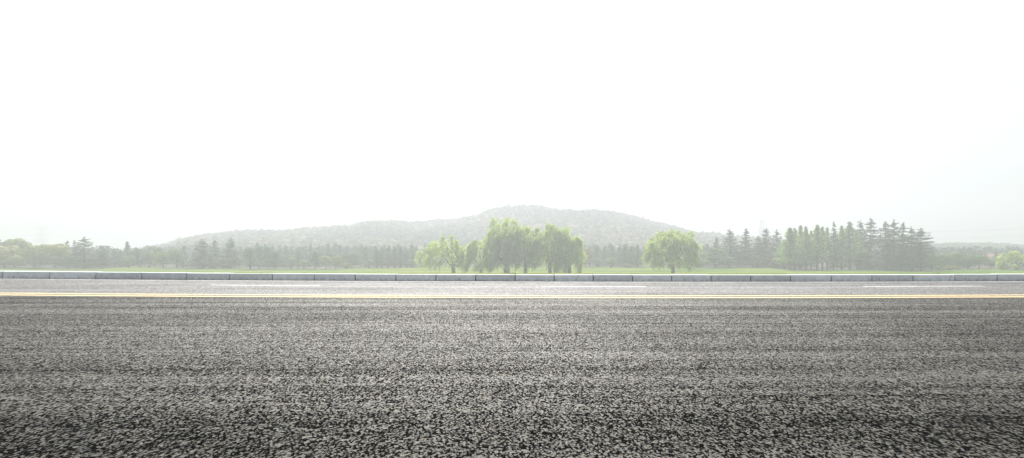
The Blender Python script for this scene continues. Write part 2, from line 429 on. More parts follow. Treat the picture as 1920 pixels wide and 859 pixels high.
def p_cedar(seed, w=0.34, bottom=0.06, tiers=22, power=0.8, leaf=0.036, droop=0.1, tip=0.05):
    """tiered conifer: level shelves of needles, ragged outline, nodding leader"""
    g = np.random.default_rng(seed); P = []; Nn = []; tr = []
    lean = g.normal(0, 0.03, 2)
    tr.append(tube([(0, 0, -0.03), (lean[0] * 0.3, lean[1] * 0.3, 0.35), (lean[0] * 0.7, lean[1] * 0.7, 0.75), (lean[0], lean[1], 1.0)], [0.026, 0.02, 0.009, 0.002]))
    for i in range(tiers):
        z = bottom + (0.97 - bottom) * (i + g.uniform(-0.2, 0.2)) / tiers
        R0 = w * max(0.04, (1 - z)) ** power * min(1.0, 0.65 + z * 2.2)
        nb = 7 if z < 0.7 else 5
        a0 = g.uniform(0, 6.3)
        for j in range(nb):
            a = a0 + j * 6.283 / nb + g.normal(0, 0.3); ln = R0 * g.uniform(0.45, 1.35)
            d = np.array([math.cos(a), math.sin(a), 0.0]); s = np.array([-d[1], d[0], 0.0])
            zj = min(0.97, z + g.normal(0, 0.022)); base = np.array([lean[0] * zj, lean[1] * zj, zj])
            n = int(10 + 180 * ln)
            t = g.random(n) ** 0.6
            wid = ln * 0.34 * np.sin(np.clip(t, 0.05, 1) * 2.7)
            lat = g.uniform(-1, 1, n) * wid
            up = 0.06 * ln * np.sin(t * 3.1) - droop * ln * t ** 2 + tip * t ** 3 * ln * 2 - np.abs(lat) * 0.25
            P.append(base + d * (t * ln)[:, None] + s * lat[:, None] + np.array([0, 0, 1.0]) * (up + g.normal(0, 0.006, n))[:, None])
            Nn.append(np.broadcast_to(np.array([d[0] * 0.2, d[1] * 0.2, 1.0]), (n, 3)))
            tr.append(branch(base, base + d * ln * 0.85 + np.array([0, 0, (-droop + tip) * ln * 0.7]), 0.006 * (1.2 - z), 0.0015, 0.01, 3, 4))
    n = 26; t = g.random(n)
    P.append(np.stack([lean[0] + g.normal(0, 0.008, n), lean[1] + g.normal(0, 0.008, n), 0.9 + 0.1 * t], 1)); Nn.append(np.tile((0, 0.3, 1.0), (n, 1)))
    P = np.concatenate(P); Nn = np.concatenate(Nn)
    lv = leaves(P, leaf * 1.25, g, unit(Nn), 0.75, 0.6)
    return lv, join(tr), w

def p_spire(seed, w=0.22, bottom=0.16, n=3400, leaf=0.03, power=0.95):
    """narrow feathery conifer with a bare lower trunk"""
    g = np.random.default_rng(seed); tr = []; P = []; Nn = []
    tr.append(tube([(0, 0, -0.03), (0.002, 0, 0.4), (0, 0.002, 1.0)], [0.02, 0.014, 0.002]))
    nb = 90
    for i in range(nb):
        z = bottom + (0.985 - bottom) * (i / nb) ** 0.9
        a = i * 2.4 + g.normal(0, 0.4)
        ln = w * (1 - z) ** power * min(1, 0.55 + (z - bottom) * 2.5) * g.uniform(0.6, 1.3) + 0.004
        d = np.array([math.cos(a), math.sin(a), 0.35]); m = int(n / nb * (0.35 + ln / w * 1.1))
        t = g.random(m) ** 0.7
        c = np.array([0, 0, z]) + d * (t * ln)[:, None]
        P.append(c + g.normal(0, 0.14 * ln + 0.004, (m, 3)) * np.array([1, 1, 0.8])); Nn.append(np.broadcast_to(d, (m, 3)))
        if i % 2 == 0: tr.append(branch((0, 0, z), np.array([0, 0, z]) + d * ln * 0.8, 0.004, 0.001, 0, 3, 4))
    P = np.concatenate(P); Nn = np.concatenate(Nn)
    return leaves(P, leaf, g, unit(Nn), 0.35, 0.5), join(tr), w

def p_pads(seed, w=0.55, bottom=0.12, pads=34, dense=85, leaf=0.04, cone=0.7):
    """tree of flat spreading foliage shelves on visible limbs (pine, zelkova)"""
    g = np.random.default_rng(seed); P = []; Nn = []; tr = []
    tr.append(tube([(0, 0, -0.03), (0.01, 0, 0.3), (g.normal(0, 0.03), 0, 0.62), (g.normal(0, 0.03), 0, 0.92)], [0.03, 0.024, 0.014, 0.004]))
    for i in range(pads):
        z = bottom + 0.1 + (0.86 - bottom) * (i + g.uniform(0, 1)) / pads
        R0 = w * (1 - cone * ((z - bottom) / (1 - bottom)) ** 1.5) * 0.78
        a = i * 2.4 + g.normal(0, 0.4); rr = R0 * g.uniform(0.35, 1.0) * (0 if i > pads - 3 else 1)
        c = np.array([math.cos(a) * rr, math.sin(a) * rr, z]); pr = g.uniform(0.1, 0.19) * (w / 0.5)
        n = int(dense * (pr / 0.15) ** 2)
        q = unit(g.normal(size=(n, 3))) * g.random((n, 1)) ** 0.4
        q[:, 2] = np.abs(q[:, 2]) * 1.0 - 0.15
        P.append(c + q * np.array([pr, pr, pr * 0.36])); Nn.append(unit(q * np.array([0.5, 0.5, 1.5])))
        tr.append(branch((0.005, 0, max(bottom, z - 0.14)), c - np.array([0, 0, 0.02]), 0.009, 0.003, 0.0, 4, 5, g))
    P = np.concatenate(P); Nn = np.concatenate(Nn)
    k = P[:, 2] < 1.0; P, Nn = P[k], Nn[k]
    return leaves(P, leaf, g, Nn, 0.66), join(tr), w

def p_shrub(seed, w=0.9, leaf=0.11):
    g = np.random.default_rng(seed); P = []; Nn = []
    for i in range(11):
        a = g.uniform(0, 6.3); rr = g.uniform(0, 0.6) * w; lr = g.uniform(0.22, 0.4); zc = g.uniform(0.15, 0.66) * (1 - 0.4 * rr / w)
        n = 90; d = unit(g.normal(size=(n, 3))); d[:, 2] = np.abs(d[:, 2]) * 1.0 - 0.1
        P.append(np.array([math.cos(a) * rr, math.sin(a) * rr, zc]) + d * lr * g.uniform(0.75, 1.05, (n, 1))); Nn.append(d)
    P = np.concatenate(P); Nn = np.concatenate(Nn); P[:, 2] = np.clip(P[:, 2], 0.02, 1.0)
    tr = join([branch((0, 0, -0.05), (g.normal(0, 0.3), g.normal(0, 0.3), 0.55), 0.03, 0.01, 0, 4, 5, g) for _ in range(5)])
    return leaves(P, leaf, g, Nn, 0.45), tr, w

PROTO = {}
def proto(kind, variants, fn, leafmat, **kw):
    PROTO[kind] = []
    for s in range(variants):
        (lv, lf), (tv, tf), w = fn(100 + 17 * s + len(PROTO) * 131, **kw)
        cr = mesh_np(kind + '_crown', lv, lf, M[leafmat]); tm = mesh_np(kind + '_trunk', tv, tf, M['bark'], True)
        w = float(np.percentile(np.abs(lv[:, 0]), 99.3)); h = float(np.percentile(lv[:, 2], 99.9))
        PROTO[kind].append((cr, tm, w, h))
proto('round', 4, p_broad, 'leaf', w=0.5, bottom=0.04, lobes=24, dense=190)
proto('lollipop', 3, p_broad, 'leaf', w=0.42, bottom=0.26, lobes=18, dense=130)
proto('cedar', 4, p_cedar, 'needle')
proto('bigcedar', 4, p_cedar, 'needle', w=0.42, tiers=21, power=0.62, droop=0.04, tip=0.09)
proto('spire', 5, p_spire, 'leaf_loose')
proto('darkspire', 3, p_spire, 'needle', w=0.2, bottom=0.05, n=1500, leaf=0.04, power=0.75)
proto('pads', 4, p_pads, 'leaf', leaf=0.05)
proto('pine', 3, p_pads, 'needle', w=0.5, bottom=0.06, pads=42, dense=100, cone=0.85)
proto('shrub', 3, p_shrub, 'leaf')

COL = dict(olive=(0.26, 0.28, 0.09), green=(0.12, 0.19, 0.07), lime=(0.20, 0.27, 0.05), dark=(0.06, 0.10, 0.06), cedar=(0.09, 0.14, 0.095),
           metaseq=(0.19, 0.28, 0.10), blue=(0.07, 0.13, 0.08), mid=(0.135, 0.21, 0.075), pale=(0.18, 0.22, 0.085), willow=(0.32, 0.405, 0.19))
KNAME = dict(round='broadleaf_tree', lollipop='broadleaf_tree', cedar='cedar_tree', bigcedar='cedar_tree', spire='conifer_tree', darkspire='conifer_tree', pads='spreading_tree', pine='pine_tree', shrub='shrub')
count = {}
rt = random.Random(11)
def tree(kind, px, top, by, hw, col, label, group, var=None):
    X, Y, z = at(px, by)
    i = count.get(kind, 0); count[kind] = i + 1
    cr, tm, w, h = PROTO[kind][(i if var is None else var) % len(PROTO[kind])]
    H = (by - top) / F * Y + (LAWN - z); W = hw / F * Y
    e = bpy.data.objects.new(KNAME[kind], None); C.objects.link(e)
    e.location = (X, Y, z); e.rotation_euler = (0, 0, rt.uniform(0, 6.28)); e.scale = (W / w, W / w, H / h); e.empty_display_size = 0.3
    tag(e, label, 'shrub' if kind == 'shrub' else 'tree', group)
    t = link('trunk' if kind != 'shrub' else 'stems', tm, e); c = link('crown' if kind != 'shrub' else 'foliage', cr, e)
    b = COL[col]; k = rt.uniform(0.88, 1.14)
    c.color = (b[0] * k * rt.uniform(0.93, 1.08), b[1] * k, b[2] * k * rt.uniform(0.9, 1.1), 1)
    return e

# ------------------------------------------------------------------ the trees, as they stand along the lawn
G_ROUND = 'round olive broadleaf trees at the lawn edge'
G_CED = 'dark layered cedars along the lawn'
G_ROW = 'light green conifers in a row on bare trunks'
G_BLUE = 'dark spire conifers at the foot of the hill'
G_PINE = 'spreading pines at the lawn edge'
G_SM = 'small broadleaf trees in front of the wood'
G_LOW = 'dark rounded trees before the far low hill'
G_SH = 'low bushes at the lawn edge'
T = [
 # kind, x, top, base, half width, colour, label, group
 ('round', 8, 460, 502.6, 32, 'olive', 'olive round tree cut by the frame edge, in front of a taller one', G_ROUND),
 ('round', 27, 447, 501.2, 26, 'olive', 'tallest olive round tree, at the start of the tree row', G_ROUND),
 ('round', 66, 460, 502.6, 24, 'olive', 'olive round tree below the faint pylon', G_ROUND),
 ('round', 103, 457, 502.8, 29, 'olive', 'wide olive round tree next to the dark cedar with ragged top', G_ROUND),
 ('pads', 128, 478, 503, 17, 'mid', 'low spreading green tree at the foot of the wide olive tree', G_SM),
 ('cedar', -4, 446, 500, 14, 'cedar', 'dark conifer whose tip pokes out behind the olive trees at the frame edge', G_CED),
 ('cedar', 124, 452, 500, 16, 'cedar', 'thin dark conifer between the wide olive tree and the twin tip beside it', G_CED),
 ('cedar', 138, 451, 500, 16, 'cedar', 'dark conifer with thin tip close beside the big ragged cedar', G_CED),
 ('bigcedar', 158, 445, 503, 32, 'cedar', 'big ragged dark cedar standing highest near the olive trees', G_CED),
 ('bigcedar', 191, 462, 503, 24, 'cedar', 'stout dark conifer with a blunt top beside the big ragged cedar', G_CED),
 ('darkspire', 215, 466, 500.5, 12, 'blue', 'small pointed conifer just past the blunt dark conifer', G_BLUE),
 ('darkspire', 226, 469, 500.5, 11, 'blue', 'small pointed conifer close before the slim tall pointed one', G_BLUE),
 ('spire', 238.5, 453, 499.5, 13, 'blue', 'slim pointed conifer standing alone above low round trees', G_BLUE),
 ('round', 241, 479, 502.2, 17, 'green', 'low dense round tree at the foot of the slim pointed conifer', G_SM),
 ('round', 263, 466, 501.5, 15, 'dark', 'dark green tree between the slim conifer and the hill start', G_SM),
 ('lollipop', 279, 470, 502, 16, 'mid', 'small green tree with bare trunk before the hill start', G_SM),
 ('round', 290, 462, 499, 20, 'green', 'bushy tree behind where the hill begins to rise', G_SM),
 ('pads', 306, 472, 503.2, 18, 'lime', 'small lime tree with spreading shade on the lawn at the hill start', G_SM),
 ('lollipop', 331, 466, 503.2, 16, 'mid', 'mid green tree between the small lime tree and the dark conifers', G_SM),
 ('darkspire', 345, 461, 500, 13, 'cedar', 'narrow dark conifer before the pair of layered conifers', G_BLUE),
 ('shrub', 344, 487, 503, 14, 'mid', 'low green bush in front of the narrow dark conifer', G_SH),
 ('bigcedar', 379, 449, 503.6, 25, 'cedar', 'first broad dark conifer of the three near the start of the hill', G_CED),
 ('bigcedar', 403, 451, 502.6, 20, 'cedar', 'middle dark conifer of the three near the start of the hill', G_CED),
 ('bigcedar', 432, 446, 502.6, 24, 'cedar', 'biggest dark conifer of the three near the start of the hill', G_CED),
 ('pads', 393, 478, 503.8, 17, 'mid', 'light bushy tree in front of the middle dark conifer', G_SM),
 ('pads', 418, 482, 503.4, 14, 'pale', 'pale bushy tree in front of the biggest dark conifer', G_SM),
 ('lollipop', 449, 481, 501.4, 9, 'lime', 'tiny lime tree in the gap beside the biggest dark conifer', G_SM),
 ('pine', 469, 465, 505.6, 21, 'cedar', 'broad dark pine with level shelves, standing farthest out on the lawn', G_PINE),
 ('pine', 486, 461, 503, 18, 'cedar', 'dark pine behind the broad shelved pine', G_PINE),
 ('pine', 503, 463, 503, 17, 'cedar', 'dark pine between the broad shelved pine and the low spreading one', G_PINE),
 ('pine', 516, 471, 504, 19, 'dark', 'low spreading pine with bare trunk beside the broad pines', G_PINE),
 ('pads', 546, 483, 503.4, 15, 'mid', 'light green spreading tree past the low pine', G_SM),
 ('pine', 559, 472, 502.8, 12, 'cedar', 'dark oval tree between the spreading light green ones', G_PINE),
 ('pads', 570, 487, 503.6, 14, 'mid', 'low light green spreading tree below the dark ovals', G_SM),
 ('pine', 591, 472, 504.2, 13, 'dark', 'dark oval tree next to the twin round trees', G_PINE),
 ('lollipop', 611, 479, 504.4, 14, 'olive', 'twin round tree nearer the dark oval one', G_SM),
 ('lollipop', 630, 479, 505.4, 12, 'olive', 'twin round tree nearer the spire rows', G_SM),
 ('shrub', 648, 492, 503, 12, 'mid', 'low bush beside the twin round trees', G_SH),
 ('round', 660, 474, 502, 16, 'green', 'dark bushy tree just past the twin round trees', G_SM),
 ('pads', 692, 488, 503, 16, 'mid', 'small spreading tree in front of the spire rows', G_SM),
 ('darkspire', 685, 463, 501, 12, 'blue', 'pointed conifer behind the small spreading tree', G_BLUE),
 ('darkspire', 706, 466, 502.6, 13, 'blue', 'first of the close dark pointed conifers before the willows', G_BLUE),
 ('darkspire', 716, 464, 502.6, 11, 'blue', 'second of the close dark pointed conifers before the willows', G_BLUE),
 ('darkspire', 728, 465, 503, 14, 'blue', 'widest of the close dark pointed conifers before the willows', G_BLUE),
 ('darkspire', 740, 464, 502.8, 12, 'blue', 'pointed conifer just past the widest one before the willows', G_BLUE),
 ('darkspire', 751, 462, 502.6, 12, 'blue', 'tall dark pointed conifer nearer the willows', G_BLUE),
 ('darkspire', 762, 466, 502, 12, 'blue', 'shorter pointed conifer nearer the willows', G_BLUE),
 ('darkspire', 774, 464, 501.8, 13, 'mid', 'last pointed conifer before the first willow', G_BLUE),
 ('pads', 772, 486, 502.4, 13, 'mid', 'low light tree at the edge of the first willow', G_SM),
 ('round', 790, 474, 501, 18, 'green', 'bushy tree behind the fringe of the first willow', G_SM),
 ('round', 868, 472, 500, 20, 'dark', 'dark bushy tree showing between the first two willows', G_SM),
 ('round', 1012, 478, 500, 22, 'dark', 'dark bushy tree showing through the willow trunks', G_SM),
 ('round', 1098, 464, 501, 15, 'olive', 'yellowish round tree beside the last willow of the cluster', G_SM),
 ('spire', 1106, 459, 500.5, 11, 'mid', 'pale pointed tree just past the willow cluster', G_BLUE),
 ('darkspire', 1118, 459, 500.5, 11, 'mid', 'green pointed conifer past the willow cluster', G_BLUE),
 ('pads', 1121, 484, 501.8, 17, 'mid', 'low spreading tree on the lawn beside the willow cluster', G_SM),
 ('pads', 1146, 483, 503, 16, 'mid', 'umbrella shaped small tree with bare trunk on open lawn', G_SM),
 ('darkspire', 1134, 462, 500, 13, 'blue', 'dark conifer first behind the umbrella shaped tree', G_BLUE),
 ('darkspire', 1149, 460, 500.5, 13, 'blue', 'dark conifer right behind the umbrella shaped tree', G_BLUE),
 ('darkspire', 1160, 463, 501, 11, 'blue', 'dark conifer just past the umbrella shaped tree', G_BLUE),
 ('darkspire', 1171, 458, 502, 14, 'blue', 'tall dark conifer midway from umbrella tree to lone willow', G_BLUE),
 ('darkspire', 1183, 462, 502, 12, 'blue', 'dark conifer behind the tiny pale tree', G_BLUE),
 ('darkspire', 1195, 460, 502.5, 15, 'blue', 'broad dark conifer beside the lone round willow', G_BLUE),
 ('lollipop', 1202.5, 481, 503, 7, 'lime', 'tiny pale tree beside the lone round willow', G_SM),
 ('shrub', 1176, 493, 502.8, 12, 'mid', 'low bush between the umbrella tree and the lone willow', G_SH),
 ('round', 1300, 474, 502, 24, 'green', 'bushy tree behind the fringe of the lone willow', G_SM),
 ('pads', 1341, 465, 503.6, 31, 'green', 'broad flat topped spreading tree beside the lone willow', G_SM),
 ('pads', 1366, 482, 503.4, 15, 'mid', 'low light tree at the edge of the flat topped spreading tree', G_SM),
 ('cedar', 1344, 444, 500, 16, 'cedar', 'dark cedar tip standing behind the flat topped spreading tree', G_CED),
 ('bigcedar', 1369, 431, 501.6, 26, 'cedar', 'dark cedar with a thin spike top past the flat topped tree', G_CED),
 ('cedar', 1396, 430, 502, 22, 'cedar', 'dark slim cedar with a clear pointed top near the pylon', G_CED),
 ('bigcedar', 1421, 443, 501.4, 20, 'cedar', 'dark cedar right below the pylon', G_CED),
 ('bigcedar', 1435, 429, 501.6, 22, 'cedar', 'dark cedar with ragged twin top beside the pylon', G_CED),
 ('bigcedar', 1457, 431, 502, 20, 'cedar', 'last dark cedar before the light green conifer row', G_CED),
 ('lollipop', 1412, 478, 502.4, 12, 'mid', 'small light tree with thin trunk under the dark cedars', G_SM),
 ('lollipop', 1437, 482, 502, 10, 'mid', 'second small light tree under the dark cedars', G_SM),
 ('spire', 1470, 452, 505, 18.2, 'metaseq', 'shortest light green conifer at the start of the row', G_ROW),
 ('spire', 1481, 427, 506.6, 23.8, 'metaseq', 'tall first light green conifer of the row', G_ROW),
 ('spire', 1490, 428, 504.6, 16.8, 'metaseq', 'light green conifer close behind the first of the row', G_ROW),
 ('spire', 1501, 423, 505.4, 16.8, 'metaseq', 'light green conifer with a dark slim tip early in the row', G_ROW),
 ('spire', 1511, 425, 506.6, 19.6, 'metaseq', 'light green conifer, fourth tall tip of the row', G_ROW),
 ('spire', 1521, 433, 504.6, 15.4, 'metaseq', 'short light green conifer between taller tips of the row', G_ROW),
 ('spire', 1532, 422, 506.8, 19.6, 'metaseq', 'light green conifer with stout trunk in mid row', G_ROW),
 ('spire', 1542, 425, 505, 16.8, 'metaseq', 'light green conifer just past mid row', G_ROW),
 ('spire', 1551, 427, 504.6, 15.4, 'metaseq', 'thin light green conifer before the tallest tip of the row', G_ROW),
 ('cedar', 1563, 416, 505.4, 15, 'metaseq', 'light green conifer with a ragged dark tip in the row', G_ROW),
 ('spire', 1578, 423, 505.4, 18.2, 'metaseq', 'light green conifer next to the tallest one of the row', G_ROW),
 ('spire', 1593, 416, 505.2, 23.8, 'metaseq', 'tallest light green conifer, last full one of the row', G_ROW),
 ('spire', 1607, 432, 504, 16.8, 'metaseq', 'light green conifer half hidden by the cedars after the row', G_ROW),
 ('spire', 1476, 446, 501, 11, 'mid', 'light green conifer in shade behind the row start', G_ROW),
 ('spire', 1527, 438, 501, 12, 'mid', 'light green conifer in shade behind mid row', G_ROW),
 ('spire', 1570, 438, 501, 12, 'mid', 'light green conifer in shade behind the ragged tip', G_ROW),
 ('pads', 1612, 468, 504.6, 20, 'pale', 'pale spreading broadleaf in front of the cedars after the row', G_SM),
 ('bigcedar', 1615, 415, 502.8, 22, 'cedar', 'tall cedar at the join of the row and the cedar clump', G_CED),
 ('bigcedar', 1633, 411, 504, 26, 'cedar', 'tallest cedar of the clump with ragged multiple tips', G_CED),
 ('bigcedar', 1658, 416, 505.4, 25, 'cedar', 'broad cedar past the tallest of the clump', G_CED),
 ('bigcedar', 1676, 413, 506, 27, 'cedar', 'tall broad cedar in the middle of the clump', G_CED),
 ('cedar', 1692, 418, 506, 24, 'cedar', 'cedar with a thin bent tip in the clump', G_CED),
 ('bigcedar', 1710, 427, 507, 26, 'cedar', 'lower cedar second from the end of the clump', G_CED),
 ('bigcedar', 1727, 429, 507.4, 32, 'cedar', 'last cedar of the clump, leaning its boughs over the lime tree', G_CED),
 ('bigcedar', 1664, 452, 507, 24, 'dark', 'low cedar with drooping skirts in front of the clump', G_CED),
 ('bigcedar', 1690, 460, 508, 22, 'dark', 'lowest cedar in front of the clump at the lawn', G_CED),
 ('lollipop', 1747, 475, 508.4, 12, 'lime', 'small bright lime tree beside the last cedar', G_SM),
 ('round', 1768, 475, 505.4, 20, 'green', 'dark round tree first past the bright lime tree', G_LOW),
 ('round', 1793, 473, 505, 20, 'green', 'tallest dark round tree before the far low hill', G_LOW),
 ('round', 1815, 477, 504.4, 17, 'green', 'dark round tree in the middle of the low row', G_LOW),
 ('lollipop', 1836, 478, 504.4, 16, 'mid', 'lighter domed tree with visible trunk in the low row', G_LOW),
 ('lollipop', 1858, 484, 503.8, 15, 'green', 'small domed tree in front of the red roofed house', G_LOW),
 ('round', 1876, 485, 503.8, 13, 'green', 'small dark tree beside the pale willow at the row end', G_LOW),
 ('darkspire', 1840, 470, 498, 8, 'blue', 'small pointed conifer behind the lighter domed tree', G_BLUE),
 ('darkspire', 1848, 473, 498, 7, 'blue', 'smallest pointed conifer before the far low hill', G_BLUE),
 ('darkspire', 1868, 472, 498.5, 9, 'blue', 'pointed conifer beside the red roofed house', G_BLUE),
 ('darkspire', 1883, 474, 498.5, 8, 'blue', 'pointed conifer peeking over the pale willow at the row end', G_BLUE),
 ('shrub', 1758, 497, 506.4, 13, 'pale', 'pale low bush just past the bright lime tree', G_SH),
 ('shrub', 1779, 496, 506.2, 14, 'olive', 'olive low bush at the foot of the dark round trees', G_SH),
 ('shrub', 1797, 500, 506, 9, 'olive', 'smaller olive bush at the end of the dark round trees', G_SH),
 ('shrub', 1880, 502, 506, 6, 'pale', 'small clipped bush by the pale willow at the row end', G_SH),
]
for t in T: tree(*t)
# rows of near-identical dark conifers between the small trees and the hill
rb = random.Random(8)
for px in list(range(575, 800, 11)) + list(range(1100, 1340, 12)) + list(range(452, 575, 14)):
    tree('darkspire', px + rb.uniform(-4, 4), rb.uniform(454, 464), rb.uniform(495.5, 498.5), rb.uniform(9, 14), 'blue',
         'dark blue green conifer in the dense back row at the foot of the hill', 'dense back row of dark conifers')

# ------------------------------------------------------------------ willows
def willow(px, top, by, left, right, seed, low, label, lobes=26, strands=620, limbs=6, trunk=0.3, fork=1.4, lean=0.0, round_top=False, wind=-0.25, shift=0.0):
    g = np.random.default_rng(seed)
    X, Y, z = at(px, by); s = Y / F
    H = (by - top) * s; wl = (px - left) * s; wr = (right - px) * s
    e = bpy.data.objects.new('willow_tree', None); C.objects.link(e); e.location = (X, Y, z)
    tag(e, label, 'tree', 'pale green willows on the lawn')
    cx = (wr - wl) / 2; hw = (wr + wl) / 2; zb = low * s
    cf = 0.45 if round_top else 0.5
    cen = np.array([cx, 0, zb + (H - zb) * cf]); rad = np.array([hw * 0.95, hw * 0.85, (H - zb) * (1 - cf) - 0.1])
    P = []; A = []; tr = []
    tips = []
    for i in range(lobes):
        dz = 1 - 1.75 * (i + 0.5) / lobes; az = i * 2.39996 + seed; q = math.sqrt(max(0, 1 - dz * dz))
        d = np.array([math.cos(az) * q, math.sin(az) * q, dz]) + g.normal(0, 0.06 if round_top else 0.14, 3)
        tips.append(cen + d * rad * (g.uniform(0.86, 0.97) if round_top else g.uniform(0.78, 0.96)))
        if i % 2 == 0:
            d = unit(g.normal(size=3)); d[2] = abs(d[2]) * 0.9
            tips.append(cen + d * rad * g.uniform(0.55, 0.88))
    tips = np.array(tips)
    # a crest of leaning sprays, then strands that arch over and hang
    lobes = int(lobes * 1.4); strands = int(strands * (2.5 if round_top else 2.2)); per = int(strands / lobes / 1.5)
    for c in tips:
        outw = unit(np.array([c[0] - cx, c[1], 0.0]) + 1e-6)
        lr = g.uniform(0.45, 0.95) * (H / 8.0) * (0.95 if round_top else 0.8)
        for k in range(per):
            q = c + g.normal(0, 0.42, 3) * lr * np.array([1, 1, 0.75])
            ln = g.uniform(0.8, 2.6) * (H / 8.0) * (0.55 if round_top else 1.0)
            if g.random() < 0.2: ln *= 1.5
            m = int(8 + ln * 7)
            t = np.linspace(0, 1, m)
            reach = g.uniform(0.15, 0.6)
            dirh = unit(outw + g.normal(0, 0.6, 3) * np.array([1, 1, 0]))
            hx = dirh * reach * (1 - (1 - np.minimum(t * 2.2, 1)) ** 2)[:, None]
            zz = 0.12 * np.sin(np.minimum(t * 3, 1) * 3.14) - ln * np.clip(t - 0.12, 0, 1) ** 1.25
            pts = q + hx; pts[:, 2] += zz; pts[:, 0] += wind * ln * t ** 1.6 * 0.5
            pts += g.normal(0, 0.035, pts.shape)
            floor = zb * g.uniform(0.5, 1.4) + H * 0.22 * g.random() ** 2 * (0.5 + 0.5 * math.sin(c[0] * 2.3 + seed))
            kk = (pts[:, 2] > floor) & (pts[:, 2] < H); pts = pts[kk]
            if len(pts) < 3: continue
            tan = np.gradient(pts, axis=0)
            P.append(pts); A.append(unit(tan))
    P = np.concatenate(P); A = np.concatenate(A)
    lv = leaves(P, 0.29, g, None, 0, 0.3, A, 0.7)
    c = link('crown', mesh_np('willow_crown', *lv, M['willow']), e); b = COL['willow']; k = g.uniform(0.94, 1.08)
    c.color = (b[0] * k, b[1] * k, b[2] * k, 1)
    tr.append(tube([(0, 0, -0.15), (lean * 0.3, 0, fork * 0.4), (lean * 0.7, 0, fork)], [trunk * 1.25, trunk * 0.95, trunk * 0.85], 9))
    order = g.permutation(len(tips))
    for i in range(limbs):
        a = -1.15 + 2.3 * (i + 0.5) / limbs + g.normal(0, 0.12)
        ln = (H - fork) * g.uniform(0.42, 0.58)
        mid = np.array([lean * 0.7 + math.sin(a) * ln * 0.75, g.normal(0, 0.4), fork + math.cos(a) * ln])
        tr.append(branch((lean * 0.7, 0, fork - 0.15), mid, trunk * 0.52, trunk * 0.26, -0.12 * ln * abs(math.sin(a)), 6, 7, g))
        for j in order[i * 3:(i + 1) * 3]:
            near = tips[np.argsort(np.linalg.norm(tips - mid, axis=1))[g.integers(0, 6)]]
            tr.append(branch(mid, near, trunk * 0.24, 0.02, -0.1, 5, 5, g))
    link('trunk', mesh_np('willow_trunk', *join(tr), M['bark'], True), e)
    return e

willow(850, 441, 515, 788, 886, 21, 9, 'willow with many dark limbs fanning from one low fork', lobes=30, strands=560, limbs=7, trunk=0.3, fork=1.2)
willow(902, 444, 515.5, 868, 938, 22, 4, 'low drooping willow between the many limbed willow and the tallest one', lobes=26, strands=620, limbs=4, trunk=0.25, fork=1.6, wind=-0.35)
willow(950, 406, 515.5, 914, 984, 23, 9, 'tallest willow of the cluster, on a thick trunk', lobes=34, strands=900, limbs=6, trunk=0.42, fork=2.0, wind=-0.35)
willow(985, 419, 516, 950, 1008, 24, 15, 'slim willow with a straight trunk between the tallest and the crooked one', lobes=26, strands=640, limbs=4, trunk=0.26, fork=2.4, wind=-0.3)
willow(1031, 416, 516, 990, 1068, 25, 10, 'broad willow with one crooked limb low on its trunk', lobes=34, strands=880, limbs=6, trunk=0.27, fork=1.8, wind=-0.3)
willow(1068, 428, 516, 1036, 1094, 26, 2, 'willow at the cluster end with strands hanging to the ground', lobes=28, strands=820, limbs=4, trunk=0.26, fork=1.8, wind=-0.2)
willow(1262, 429, 515.5, 1211, 1311, 27, 11, 'lone willow with a dome shaped crown on open lawn', lobes=58, strands=1500, limbs=7, trunk=0.25, fork=1.9, round_top=True, wind=-0.12)
willow(1906, 470, 506.4, 1874, 1945, 28, 2, 'pale green willow like mound at the end of the row, cut by the frame', lobes=30, strands=700, limbs=5, trunk=0.25, fork=0.8, round_top=True, wind=-0.1)

